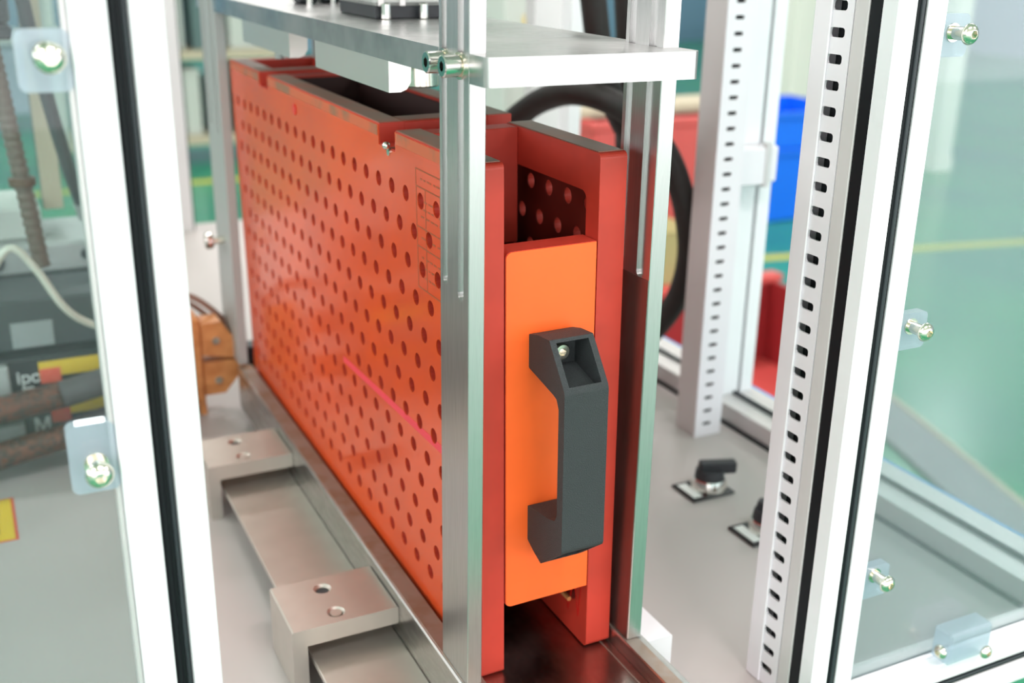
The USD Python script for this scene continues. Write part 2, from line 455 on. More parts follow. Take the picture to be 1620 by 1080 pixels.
# slotted uprights: 37 mm square tube with a row of slots on one face
def slotted(face, w, z0, z1, pitch, zfirst, sl_a, sl_b, sl_h, lip):
    """outline in (u, z): the slotted sheet"""
    sheet = sbox(0, z0, w, z1)
    k0 = int(math.ceil((z0 + 0.006 - zfirst) / pitch)); k1 = int((z1 - 0.006 - zfirst) / pitch)
    cut = [rrect(sl_a, zfirst + k * pitch - sl_h / 2, sl_b, zfirst + k * pitch + sl_h / 2, sl_h * 0.36) for k in range(k0, k1 + 1)]
    return sheet.difference(shapely.union_all(cut))


Z1 = 0.64
t = Thing('slotted_upright', 'white slotted cabinet upright at the front, slots facing the opening', 'upright', (0.255, -0.03, DECK))
sh = slotted('x', 0.0345, DECK, Z1, 0.01675, 0.2452, 0.0150, 0.0285, 0.0062, 0)
v, f = verts(prism(sh, 0, 0.0016))          # u from back (y -0.013) to front (y -0.0475)
t.part('slotted_face', trimesh.Trimesh(np.stack([0.2370 + v[:, 2], -0.0130 - v[:, 0], v[:, 1]], 1), f[:, ::-1], process=False), 'white_coat')
t.part('face_lip', bx(0.2352, 0.2370, -0.0290, -0.0130, DECK, Z1, 0.0007), 'white_coat')
t.part('channel_back', bx(0.2570, 0.2590, -0.0475, -0.0130, DECK, Z1), 'machine_dark')
t.part('channel_side', bx(0.2388, 0.2570, -0.0146, -0.0130, DECK, Z1), 'white_coat')
t.part('channel_side', bx(0.2388, 0.2570, -0.0475, -0.0459, DECK, Z1), 'white_coat')

t = Thing('slotted_upright', 'white slotted cabinet upright standing at the rear right on the table', 'upright', (0.477, 0.395, DECK))
sh = slotted('y', 0.0370, DECK, Z1, 0.01665, 0.0438, 0.0105, 0.0222, 0.0042, 0)
v, f = verts(prism(sh, 0, 0.0016))
t.part('slotted_face', trimesh.Trimesh(np.stack([0.4580 + v[:, 0], 0.3760 + v[:, 2], v[:, 1]], 1), f[:, ::-1], process=False), 'white_coat')
t.part('channel_side', bx(0.4580, 0.4596, 0.3776, 0.4150, DECK, Z1), 'post_grey')  # side sheets in a greyer tone, their shade put into the colour
t.part('channel_side', bx(0.4934, 0.4950, 0.3776, 0.4150, DECK, Z1), 'post_grey')
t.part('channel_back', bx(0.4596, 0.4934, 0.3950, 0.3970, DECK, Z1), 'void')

# side frame posts on the beam
for i, (x0, x1, y, lab) in enumerate([(0.5270, 0.5515, 0.420, 'white side frame post beside the rear slotted upright'), (0.5560, 0.5740, 0.420, 'white side frame post next to the blue crates, behind the hinge block'),
                                      (0.5200, 0.5410, 0.820, 'white side frame post behind the black hoses'), (0.5230, 0.5720, 0.940, 'grey side frame post left of the white one behind the hoses')]):
    t = Thing('side_post', lab, 'frame post', ((x0 + x1) / 2, y, -0.03))
    t.part('post_profile', bx(x0, x1, y, y + 0.03, -0.0298, 0.64), 'alu' if i != 3 else 'alu_grey')
    t.part('post_groove', bx(x1, x1 + 0.0025, y + 0.006, y + 0.03, -0.0298, 0.64), 'seal_line')

t = Thing('hinge_block', 'white hinge block bolted on the side posts, right of the slots', 'hinge', (0.545, 0.38, 0.235))
t.part('hinge_leaf', bx(0.5040, 0.5420, 0.3920, 0.4185, 0.2400, 0.2830, 0.002), 'white_coat')
t.part('hinge_leaf', bx(0.5425, 0.5600, 0.3950, 0.4185, 0.2420, 0.2830, 0.002), 'white_coat')
t.part('hinge_pin', place(cyl(0.005, 0.05), 'z', (0.5425, 0.3950, 0.2380)), 'alu_grey', smooth=35)

# rear left corner post of the cabinet
t = Thing('corner_post', 'pale rear corner post seen between the left frame and the orange box', 'frame post', (0.095, 1.615, DECK))
t.part('post_profile', bx(0.068, 0.112, 1.60, 1.64, DECK, 0.64), 'alu_grey')
t.part('post_groove', bx(0.112, 0.116, 1.608, 1.632, DECK, 0.64), 'seal_line')
t = Thing('corner_post', 'beige grey rear post behind the left glass, beside the white profile', 'frame post', (-0.20, 0.9, DECK))
t.part('post_profile', bx(-0.1985, -0.1760, 0.84, 0.87, 0.18, 0.64), 'tan')
t.part('post_groove', bx(-0.1990, -0.1985, 0.845, 0.865, 0.18, 0.64), 'seal_line')

# ------------------------------------------------------------------ the orange perforated box
TW = 0.108
TX = 0.0540
tank = Thing('perforated_box', 'orange red perforated box of two side boards with a black handle', 'test fixture box', (TX, 0, 0.0005), rot_y=-0.85)
H, LEN = 0.3715, 0.650
ZC = 0.1855


def tp(name, mesh, m, **k):
    """box coordinates: x from the near outer face, y from the front, z from the bottom; the box leans about its middle height"""
    v, f = verts(mesh)
    k.setdefault('local', True)
    return tank.part(name, trimesh.Trimesh(v - np.array([TX - 0.0028, 0, -0.0004]), f, process=False), m, **k)


holes_y = [0.061 + 0.028 * k for k in range(-1, 21)]
rows = []
for j in range(13):
    z = 0.3305 - 0.02425 * j
    off = 0 if j % 2 == 0 else 0.014
    for k in range(0, 22):
        y = 0.033 + 0.028 * k + off
        if 0.022 < y < LEN - 0.02:
            rows.append((y, z))
outline = Polygon([(0, 0), (LEN, 0), (LEN, H), (0.520, H), (0.520, H - 0.013), (0.488, H - 0.013), (0.488, H), (0.169, H), (0.169, H - 0.0145), (0.136, H - 0.0145), (0.136, H - 0.0005), (0, H - 0.0005)])
# round the two front corners a little
outline = outline.buffer(-0.0003).buffer(0.0003, quad_segs=2).difference(sbox(-1, -1, 0.02, 1)).union(outline.buffer(-0.004).buffer(0.004, quad_segs=5).intersection(sbox(-1, -1, 0.0201, 1)))
cuts = shapely.union_all([Point(y, z).buffer(0.00575, quad_segs=5) for y, z in rows])
perf = outline.difference(cuts)
rim_cut = rrect(0.0165, 0.030, LEN - 0.02, 0.3435, 0.006)
tp('side_board', yz_prism(perf, 0.0008, 0.0085), 'red_board')
tp('face_sheet', yz_prism(outline.buffer(-0.0008).difference(cuts), 0.0, 0.0008), 'orange_face', label='orange outer sheet of the near side board')
tp('side_frame', yz_prism(outline.difference(rim_cut), 0.0085, 0.0200), 'red_board')
tp('side_board', yz_prism(perf, TW - 0.0085, TW), 'red_board')
tp('inner_face', yz_prism(perf.intersection(rim_cut.buffer(-0.0003)), TW - 0.0093, TW - 0.0086), 'shaded_board', label='dark maroon inner face of the far board')  # thin darker sheet with the shade of the recess painted into its colour
tp('side_frame', yz_prism(outline.difference(rim_cut), TW - 0.0200, TW - 0.0085), 'red_board')


def top_strip(y0, y1, x0, x1, z, name='worn_top'):
    tp(name, bx(x0, x1, y0, y1, z - 0.0002, z + 0.0006, 0.0002), 'worn_edge', label='worn brownish top edge')


for x0, x1 in ((0.0010, 0.0192), (TW - 0.0192, TW - 0.0010)):
    top_strip(0.004, 0.1345, x0, x1, H - 0.0005)
    top_strip(0.1705, 0.4865, x0, x1, H)
    top_strip(0.5215, LEN - 0.002, x0, x1, H)
# bevelled worn strip along the near outer top edge
for y0, y1, z in ((0.006, 0.133, H - 0.001), (0.172, 0.486, H - 0.0005), (0.522, LEN - 0.003, H - 0.0005)):
    tp('worn_bevel', bx(-0.0003, 0.0003, y0, y1, z - 0.0085, z - 0.0008, 0.0001), 'worn_bevel', label='worn bevel below the top edge')
# cross walls
tp('cross_wall', bx(0.0200, TW - 0.0200, 0.117, 0.1350, 0.285, H - 0.001), 'red_board')
tp('cross_wall', bx(0.0200, TW - 0.0200, 0.169, 0.195, 0.30, H), 'red_board')
tp('cross_wall', bx(0.0200, TW - 0.0200, 0.470, 0.488, 0.20, H), 'red_board')
tp('cross_wall', bx(0.0200, TW - 0.0200, 0.521, 0.540, 0.20, H), 'red_board')
tp('cross_wall', bx(0.0200, TW - 0.0200, LEN - 0.018, LEN, 0.004, H), 'red_board')
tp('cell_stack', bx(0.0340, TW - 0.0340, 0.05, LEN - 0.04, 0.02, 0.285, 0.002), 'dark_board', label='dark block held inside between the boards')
tp('worn_top', bx(0.0202, TW - 0.0202, 0.172, 0.192, H - 0.0002, H + 0.0006, 0.0002), 'worn_edge')
tp('worn_top', bx(0.0202, TW - 0.0202, 0.523, 0.538, H - 0.0002, H + 0.0006, 0.0002), 'worn_edge')
for x0, x1 in ((0.0201, 0.0216), (TW - 0.0216, TW - 0.0201)):  # thin dark sheets added so the opening reads as deep shade
    tp('added_dark_sheet', bx(x0, x1, 0.1955, 0.4695, 0.290, H - 0.002, 0.0003), 'dark_board', label='dark sheet added to deepen the shade in the opening')
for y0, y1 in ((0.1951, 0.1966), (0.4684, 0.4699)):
    tp('added_dark_sheet', bx(0.0217, TW - 0.0217, y0, y1, 0.290, H - 0.002, 0.0003), 'dark_board', label='dark sheet added to deepen the shade in the opening')
# front end plate with rounded corners
EX0, EX1, EZ0, EZ1 = 0.0212, TW - 0.0206, 0.0540, 0.3140
left_round = lambda x0, z0, x1, z1: rrect(x0, z0, x1, z1, 0.0045).union(sbox((x0 + x1) / 2, z0, x1, z1))
tp('end_plate', xz_prism(left_round(EX0, EZ0, EX1, EZ1), 0.0008, 0.0190), 'red_board')
tp('end_face', xz_prism(left_round(EX0 + 0.0003, EZ0 + 0.0003, EX1 - 0.0003, EZ1 - 0.0003), 0.0, 0.0008), 'orange_front', label='bright orange front face of the end plate')
# small details
q = tp('spring_plunger', place(cyl(0.0030, 0.006), 'x', (-0.001, 0.148, H - 0.017)), 'chrome', smooth=35)
tp('plunger_ball', trimesh.creation.icosphere(2, 0.0030).apply_translation([-0.0022, 0.1475, H - 0.0125]), 'chrome', smooth=True, parent=q)
tp('red_lens', place(cyl(0.0052, 0.0012), 'x', (-0.0008, 0.394, 0.3515)), 'red_lens', smooth=35)
tp('locating_pin', place(cyl(0.0018, 0.022), 'y', (TW - 0.0225, 0.022, 0.0300)), 'brass', smooth=35, label='small brass pin on the inner far board')
# pink painted stripe across the near face (as a thin paint film round the holes)
strip_z = lambda y: 0.1475 + (0.285 - y) * 0.036
paint = Polygon([(0.022, strip_z(0.022) - 0.0032), (0.285, strip_z(0.285) - 0.0028), (0.285, strip_z(0.285) + 0.0026), (0.022, strip_z(0.022) + 0.0034)]).difference(cuts.buffer(0.0002))
for g in getattr(paint, 'geoms', [paint]):
    pass
tp('paint_stripe', yz_prism(paint if paint.geom_type == 'Polygon' else max(paint.geoms, key=lambda a: a.area), -0.0002, 0.0001), 'pink_paint', label='pink painted stripe')
if paint.geom_type != 'Polygon':
    rest = sorted(paint.geoms, key=lambda a: -a.area)[1:]
    for g in rest:
        if g.area > 2e-6:
            tp('paint_stripe', yz_prism(g, -0.0002, 0.0001), 'pink_paint')
# printed inspection table: frame, rules and short illegible dashes
bars = []
ya, yb, za, zb = 0.0965, 0.020, 0.352, 0.268


def rule(y0, z0, y1, z1, w=0.0005):
    bars.append(shapely.LineString([(y0, z0), (y1, z1)]).buffer(w, cap_style=2))


for z in (za, 0.340, 0.312, 0.298, zb):
    rule(ya, z, yb, z)
for y in (ya, 0.0800, 0.0540, yb):
    rule(y, 0.340 if y not in (ya, yb) else za, y, zb)
rng = random.Random(3)
for z in (0.346, 0.331, 0.3255, 0.320, 0.305, 0.291, 0.284, 0.277):
    y = ya - 0.008
    while y > yb + 0.006:
        w = rng.uniform(0.002, 0.006)
        rule(y, z, y - w, z, 0.0006)
        y -= w + rng.uniform(0.001, 0.004)
table = shapely.union_all(bars).difference(cuts.buffer(0.0003))
tp('printed_table', cat(*[yz_prism(g, -0.00012, 0.0001) for g in table.geoms if g.area > 3e-7]), 'print_dark', label='faint printed inspection table', kind='stuff')
# red scribble on the inner far board, bottom front
sc = shapely.LineString([(0.052, 0.062), (0.036, 0.040), (0.028, 0.018), (0.020, 0.050), (0.013, 0.020), (0.008, 0.058)]).buffer(0.0006)
tp('red_scribble', yz_prism(sc, TW - 0.0202, TW - 0.0198), 'red_scribble', label='red pen scribble')

# handle (box coordinates)
HX0, HX1 = 0.0382, 0.0700
side = Polygon([(0.0, 0.2340), (0.0, 0.2575), (-0.012, 0.2605), (-0.0275, 0.2620), (-0.0480, 0.2350), (-0.0490, 0.2320), (-0.0490, 0.1215), (-0.0480, 0.1190), (-0.0200, 0.0968), (-0.010, 0.1005), (0.0, 0.1055), (0.0, 0.1320), (-0.030, 0.1365), (-0.0385, 0.1390), (-0.0415, 0.1440), (-0.0415, 0.2200), (-0.0385, 0.2260), (-0.034, 0.2275)])
body = man(yz_prism(side.buffer(-0.0012).buffer(0.0012, quad_segs=3), HX0, HX1))
ang = math.atan2(0.0270, 0.0205)
for s, zm in ((1, 0.2485), (-1, 0.1092)):
    # pocket in the sloping shoulder, for the screw
    d = m3.CrossSection.square([HX1 - HX0 - 0.0075, 0.0285], center=True).offset(-0.003, m3.JoinType.Round).offset(0.003, m3.JoinType.Round).extrude(0.030)
    pocket = d.rotate([s * 90, 0, 0])
    pts = np.array([[HX0 + 0.00375, -0.0300, zm], ])
    a, b, w = np.array([-0.0290, 0.2600]), np.array([-0.0470, 0.2362]), 0
    if s < 0:
        a, b = np.array([-0.0230, 0.0992]), np.array([-0.0455, 0.1170])
    poly = Polygon([tuple(a), tuple(b), tuple(b + np.array([0.003, 0.0015 * -s])), (-0.0370, 0.2315 if s > 0 else 0.1295), (-0.0085, 0.2400 if s > 0 else 0.1250), (-0.0085, 0.2570 if s > 0 else 0.1045)])
    big = Polygon([tuple(a + np.array([-0.02, s * 0.015])), tuple(b + np.array([-0.02, s * 0.015])), tuple(b), (-0.0390, 0.2320 if s > 0 else 0.1285), (-0.0120, 0.2385 if s > 0 else 0.1250), (-0.0120, 0.2575 if s > 0 else 0.1055), tuple(a)])
    body = body - man(yz_prism(big.buffer(0), HX0 + 0.0042, HX1 - 0.0042))
hd = tp('handle', body, 'black_grip', label='black plastic bridge handle', smooth=25)
HXC = (HX0 + HX1) / 2
tp('socket_screw', place(socket_head(0.0056, 0.0075, 0.0028), 'y', (HXC - 0.0015, -0.0121, 0.2490), True), 'bolt_steel', smooth=35, parent=hd)
tp('socket_screw', place(socket_head(0.0052, 0.0055, 0.0026), 'y', (HXC - 0.004, -0.0121, 0.1150), True), 'bolt_steel', smooth=35, parent=hd)

# ------------------------------------------------------------------ track under the box
track = Thing('slide_track', 'steel slide track with raised lips carrying the orange box', 'track', (TX, 0.3, DECK))
track.part('tray', bx(-0.0008, 0.1122, -0.16, 0.70, -0.034, 0.0, 0.0004), 'tray_steel', label='dark stained tray between the lips')
track.part('track_base', bx(0.01, 0.10, -0.04, 0.69, DECK, -0.0342, 0.001), 'machine_dark')
for x0, x1 in ((-0.0175, -0.0008), (0.1122, 0.1290)):
    s = -1 if x0 < 0 else 1
    lp = track.part('lip', bx(x0, x1, -0.16, 0.652, -0.040, 0.0128, 0.0012), 'steel_flat')
    a, b = (x0 + 0.002, x1 - 0.0002) if s < 0 else (x0 + 0.0002, x1 - 0.0055)
    track.part('lip_top', bx(a, b, -0.16, 0.650, 0.0127, 0.0134, 0.0003), 'rail_top', label='brown worn top of the lip', parent=lp)
track.part('groove_line', bx(0.1050, 0.1062, -0.16, 0.69, -0.0003, 0.0004, 0.0002), 'rail_top')
track.part('end_stop', bx(0.0, 0.11, 0.665, 0.69, 0.0, 0.03), 'machine_black')

# ------------------------------------------------------------------ guide bars
GZ = 0.60


def guide_bar(x0, x1, y0, y1, label, bolts=True, m='steel', toned=False):
    t = Thing('guide_bar', label, 'guide bar', ((x0 + x1) / 2, (y0 + y1) / 2, 0.0136))
    b = man(bx(x0, x1, y0, y1, 0.0136, GZ, 0.0005))
    w = y1 - y0
    for fr0, fr1, ze in ((0.10, 0.27, 0.298), (0.63, 0.83, 0.294)):
        ya_, yb_ = y1 - w * fr1, y1 - w * fr0
        r = (yb_ - ya_) / 2
        g = man(yz_prism(shapely.LineString([((ya_ + yb_) / 2, ze), ((ya_ + yb_) / 2, GZ + 0.05)]).buffer(r, quad_segs=6), x0 - 0.01, x0 + 0.0022))
        b = b - g
    t.part('bar', b, m)
    if toned:
        t.part('dim_reflect_face', bx(x0 - 0.0004, x0 + 0.0002, y0 + 0.0008, y1 - 0.0008, 0.0140, 0.2900, 0.0001), 'dim_reflect_steel', label='lower inner face painted brown for the dim board it reflects')  # brown film painted in for the shaded board mirrored in the bar
    if bolts:
        for fr in (0.185, 0.73):
            y = y1 - w * fr
            p = t.part('washer', place(cyl(0.0078, 0.0014), 'x', (x0, y, 0.4305), True), 'bolt_steel', smooth=35)
            t.part('socket_bolt', place(socket_head(0.0064, 0.0105, 0.0031), 'x', (x0 - 0.0014, y, 0.4305), True), 'chrome', smooth=35)


guide_bar(-0.0150, -0.0042, -0.0200, 0.0240, 'grooved steel guide bar left of the box front, with two bolts')
guide_bar(0.1145, 0.1260, -0.0200, 0.0240, 'grooved steel guide bar at the right front of the orange box', bolts=False, toned=True)
guide_bar(-0.0150, -0.0042, 0.6530, 0.7300, 'grey steel guide bar at the rear left end of the box', bolts=False, m='machine_grey')
guide_bar(0.1145, 0.1260, 0.6530, 0.7300, 'grey steel guide bar at the rear right end of the box', bolts=False, m='machine_grey')

# ------------------------------------------------------------------ top plate
tpq = sbox(-0.0152, -0.0430, 0.1262, 0.745)
for (a, b, c, d) in ((-0.02, -0.0040, -0.0202, 0.0242), (0.1143, 0.13, -0.0202, 0.0242), (-0.02, -0.0040, 0.6528, 0.7302), (0.1143, 0.13, 0.6528, 0.7302)):
    tpq = tpq.difference(sbox(a, c, b, d))
t = Thing('top_plate', 'thick bright steel plate bridging the guide bars above the box', 'plate', (TX, 0.3, 0.4218))
t.part('plate', prism(tpq.buffer(-0.0004).buffer(0.0004, quad_segs=2).difference(sbox(-1, -1, 1, -0.03)).union(tpq.buffer(-0.0045).buffer(0.0045, quad_segs=6).intersection(sbox(-1, -1, 1, -0.0299))), 0.4218, 0.4382), 'plate_steel', smooth=30)
hang = Polygon([(-0.0125, 0.4216), (-0.0125, 0.4000), (-0.004, 0.4000), (0.0005, 0.4018), (0.0035, 0.4065), (0.0040, 0.4216)])
t.part('hanger_bar', xz_prism(hang, 0.1180, 0.2880), 'bracket_edge', label='rounded silver bar hung under the plate, nearer one')
t.part('hanger_bar', xz_prism(hang, 0.3640, 0.5350), 'bracket_edge', label='rounded silver bar hung under the plate, farther one')
t.part('hanger_flange', bx(0.0042, 0.0270, 0.1150, 0.2900, 0.4186, 0.4216, 0.0004), 'bracket_edge')
t.part('hanger_flange', bx(0.0042, 0.0270, 0.3600, 0.5370, 0.4186, 0.4216, 0.0004), 'bracket_edge')
t.part('press_pad', place(cyl(0.0165, 0.030, c=0.001), 'z', (0.0470, 0.2150, 0.3915)), 'bolt_steel', smooth=35, label='round press pad under the plate')
t.part('push_rod', place(cyl(0.0040, 0.030), 'z', (0.0020, 0.455, 0.3905)), 'machine_grey', smooth=35)

# pneumatic cylinder standing on the plate
t = Thing('air_cylinder', 'pale grey compact air cylinder standing on top of the plate', 'cylinder', (0.076, 0.30, 0.4384))
t.part('foot_plate', bx(0.030, 0.112, 0.262, 0.352, 0.4384, 0.4480), 'machine_black')
t.part('cylinder_body', bx(0.028, 0.114, 0.260, 0.355, 0.4480, 0.60, 0.003), 'machine_grey')
for x in (0.034, 0.052, 0.106):
    t.part('body_rib', bx(x - 0.0025, x + 0.0025, 0.2580, 0.2600, 0.4480, 0.598), 'alu_grey')
for x, y in ((0.037, 0.256), (0.068, 0.254), (0.100, 0.256)):
    t.part('foot_bolt', place(socket_head(0.0040, 0.012, 0.002), 'z', (x, y, 0.4384)), 'chrome', smooth=35)
for i, (x, y) in enumerate([(0.040, 0.49), (0.066, 0.50), (0.094, 0.49)]):
    t = Thing('plug_fitting', ['dark plug fitting with a bright pin, leftmost behind the air cylinder', 'dark plug fitting with a bright pin, middle one behind the air cylinder', 'dark plug fitting with a bright pin, rightmost behind the air cylinder'][i], 'fitting', (x, y, 0.4384))
    t.part('fitting_body', bx(x - 0.010, x + 0.010, y - 0.01, y + 0.01, 0.4384, 0.4700, 0.002), 'machine_black')
    t.part('pin', place(cyl(0.003, 0.02), 'z', (x, y - 0.014, 0.4384)), 'chrome', smooth=35)

# ------------------------------------------------------------------ brackets left of the track
def bracket(x0, x1, y0, y1, ztop, label, holes=True, m='nickel'):
    t = Thing('channel_bracket', label, 'bracket', ((x0 + x1) / 2, (y0 + y1) / 2, DECK))
    prof = Polygon([(x0, DECK), (x0 + 0.0115, DECK), (x0 + 0.0115, ztop - 0.0150), (x1, ztop - 0.0150), (x1, ztop), (x0, ztop)])
    prof = prof.buffer(-0.0018).buffer(0.0018, quad_segs=4)
    if x0 > 0:
        prof = affinity.scale(prof, -1, 1, origin=((x0 + x1) / 2, 0))
    b = man(xz_prism(prof, y0, y1))
    hs = [((x0 + x1) / 2 - 0.004, y1 - 0.017), ((x0 + x1) / 2 - 0.004, y0 + 0.014)] if holes else []
    for i, (hx, hy) in enumerate(hs):
        b = b - m3.Manifold.cylinder(0.05, 0.0052, 0.0052, 28).translate([hx, hy, ztop - 0.03]) - m3.Manifold.cylinder(0.0022, 0.0052, 0.0074, 28).translate([hx, hy, ztop - 0.0021])
    t.part('bracket_body', b, m, smooth=25)
    for i, (hx, hy) in enumerate(hs):
        t.part('hole_screw', place(cyl(0.0046, 0.012), 'z', (hx, hy, ztop - (0.0150 if i == 0 else 0.0128))), 'machine_dark' if i == 0 else 'nickel', smooth=35)


bracket(-0.1035, -0.0178, 0.1070, 0.1740, 0.0030, 'sand blasted channel bracket with two holes, nearest on the left')
bracket(-0.1035, -0.0178, 0.4120, 0.4800, 0.0030, 'sand blasted channel bracket with two screws, farther back on the left')
bracket(0.1293, 0.1600, -0.0130, 0.0500, 0.0010, 'small white bracket at the right front of the slide track', holes=False, m='white_coat')

t = Thing('base_strip', 'flat steel strip lying between the track and the bracket legs', 'steel strip', (-0.05, 0.3, DECK))
t.part('strip', bx(-0.0880, -0.0178, -0.10, 0.470, -0.0300, -0.0250, 0.0006), 'nickel')
for y in (-0.05, 0.06, 0.29):
    t.part('strip_foot', bx(-0.040, -0.0200, y, y + 0.03, DECK, -0.0300), 'void')

# ------------------------------------------------------------------ rotary switches on the table
def rotary(x, y, label, ang):
    t = Thing('rotary_switch', label, 'switch', (x, y, DECK))
    t.part('base_plate', bx(x - 0.018, x + 0.036, y - 0.021, y + 0.021, DECK, DECK + 0.003, 0.001), 'black_gloss')
    t.part('name_tag', bx(x - 0.014, x - 0.003, y - 0.016, y + 0.016, DECK + 0.003, DECK + 0.0036, 0.0002), 'print_white', label='blank white tag')
    t.part('collar', place(lathe([(0, 0), (0.0195, 0), (0.0195, 0.004), (0.0180, 0.0105), (0.0168, 0.012), (0, 0.012)], 36), 'z', (x + 0.016, y, DECK + 0.003)), 'chrome', smooth=35)
    k = t.part('knob', place(lathe([(0, 0), (0.0162, 0), (0.0150, 0.0085), (0.0140, 0.010), (0, 0.010)], 30), 'z', (x + 0.016, y, DECK + 0.015)), 'black_plastic', smooth=35)
    b = bx(-0.012, 0.028, -0.0058, 0.0058, 0, 0.0135, 0.0015)
    b.apply_transform(trimesh.transformations.rotation_matrix(ang, [0, 0, 1]))
    b.apply_translation([x + 0.016, y, DECK + 0.020])
    t.part('knob_lever', b, 'black_plastic', parent=k)


rotary(0.3790, 0.2600, 'black rotary switch on the table with its whole lever in view', -0.35)
rotary(0.3790, 0.1600, 'black rotary switch partly hidden behind the front slotted upright', -0.9)

# ------------------------------------------------------------------ black hoses on the right of the box
def hose(name, pts, r, m, label, cat_, ends=None):
    t = Thing(name, label, cat_, tuple(pts[0]))
    t.part('tube', tube(spline(pts, 12), r), m, smooth=True)
    if ends:
        p = np.array(pts, float)
        for a, b in ((p[0], p[1]), (p[-1], p[-2])):
            d = (b - a) / np.linalg.norm(b - a)
            t.part('ferrule', tube([a, a + d * 0.5 * ends, a + d * ends], r * 1.18, 18), 'machine_grey', smooth=35)
    return t


hose('rubber_hose', [(0.285, 0.76, -0.038), (0.288, 0.72, 0.080), (0.296, 0.62, 0.239), (0.302, 0.580, 0.289), (0.310, 0.540, 0.318), (0.317, 0.500, 0.336), (0.326, 0.460, 0.345), (0.348, 0.430, 0.340), (0.387, 0.426, 0.317), (0.430, 0.430, 0.276), (0.460, 0.434, 0.219), (0.478, 0.442, 0.158), (0.484, 0.462, 0.099), (0.482, 0.500, 0.044), (0.471, 0.550, -0.010), (0.462, 0.580, -0.038)], 0.0140, 'hose', 'black rubber hose arching over behind the orange box and looping down beside the upright', 'hose', 0.03)
hose('rubber_hose', [(0.320, 0.446, 0.624), (0.327, 0.446, 0.498), (0.336, 0.446, 0.442), (0.350, 0.451, 0.388), (0.378, 0.464, 0.331), (0.421, 0.486, 0.277), (0.458, 0.514, 0.219), (0.478, 0.541, 0.155), (0.483, 0.566, 0.098), (0.474, 0.606, 0.036), (0.445, 0.665, -0.040)], 0.0140, 'hose', 'left one of two black hoses coming down from above behind the plate', 'hose', 0.03)
hose('rubber_hose', [(0.405, 0.520, 0.626), (0.414, 0.520, 0.498), (0.422, 0.520, 0.437), (0.432, 0.525, 0.367), (0.444, 0.540, 0.291), (0.460, 0.580, 0.208), (0.432, 0.680, 0.090), (0.400, 0.760, -0.040)], 0.0135, 'hose', 'right one of two black hoses coming down from above behind the plate', 'hose', 0.03)

# ------------------------------------------------------------------ machinery behind the left glass
t = Thing('linear_drive', 'black motor drive with yellow label strips behind the left glass', 'drive unit', (-0.25, 0.65, DECK))
t.part('drive_body', bx(-0.46, -0.1450, 0.640, 0.740, 0.005, 0.062, 0.003), 'machine_black')
t.part('drive_base', bx(-0.46, -0.1450, 0.645, 0.740, -0.040, 0.004, 0.002), 'machine_dark')
t.part('drive_cover', bx(-0.46, -0.1450, 0.660, 0.760, 0.064, 0.122, 0.003), 'machine_dark')
t.part('cover_window', bx(-0.2580, -0.2150, 0.6585, 0.6602, 0.068, 0.097, 0.0005), 'window_grey')
for x0, x1 in ((-0.46, -0.2660),):
    t.part('end_block', bx(x0, x1, 0.625, 0.640, 0.012, 0.060, 0.002), 'machine_grey')
    t.part('end_block', bx(x0, x1 + 0.008, 0.622, 0.640, -0.052, -0.008, 0.002), 'machine_grey')
lb = t.part('yellow_label', bx(-0.2360, -0.1452, 0.6388, 0.6398, 0.0380, 0.0560, 0.0002), 'yellow')
t.part('label_square', bx(-0.2355, -0.2140, 0.6380, 0.6388, 0.0310, 0.0480, 0.0002), 'label_orange', parent=lb)
lb2 = t.part('yellow_label', bx(-0.2120, -0.1452, 0.6438, 0.6448, -0.0110, 0.0035, 0.0002), 'yellow')
t.part('label_square', bx(-0.2290, -0.2090, 0.6430, 0.6438, -0.0190, 0.0010, 0.0002), 'label_red', parent=lb2)


def text_on_front(s, h, x, y, z, depth=0.0006):
    m = meshkit.text_mesh(s, h, depth, bold=True)
    v, f = verts(m)
    return trimesh.Trimesh(np.stack([v[:, 0] + x, y - v[:, 2], v[:, 1] + z], 1), f, process=False)


t.part('white_lettering', text_on_front('ipc', 0.0125, -0.2600, 0.6396, 0.0340), 'print_white', label='white letters ipc')
t.part('white_lettering', text_on_front('m', 0.0115, -0.2560, 0.6396, 0.0205), 'print_white', label='white letter m')
t.part('white_lettering', text_on_front('M', 0.0150, -0.2490, 0.6446, -0.0260), 'print_white', label='white letter M')
for x, z in ((-0.345, 0.085), (-0.335, 0.095)):
    t.part('screw_boss', place(cyl(0.006, 0.004), 'y', (x, 0.660, z), True), 'machine_grey', smooth=35)

t = Thing('slide_block', 'long pale grey slide block above the black drive behind the left glass', 'slide', (-0.3, 0.78, DECK))
t.part('block', bx(-0.50, -0.150, 0.765, 0.90, DECK, 0.156, 0.004), 'machine_grey')
t.part('top_cap', bx(-0.49, -0.2050, 0.79, 0.90, 0.156, 0.196, 0.004), 'pale_box')
t.part('shadow_gap', bx(-0.50, -0.149, 0.7640, 0.7655, 0.116, 0.124, 0.0005), 'machine_dark')
t.part('cap_screw', place(cyl(0.006, 0.003), 'y', (-0.163, 0.765, 0.140), True), 'machine_black', smooth=35)
t.part('cap_screw', place(cyl(0.010, 0.003), 'y', (-0.262, 0.765, 0.138), True), 'machine_dark', smooth=35)

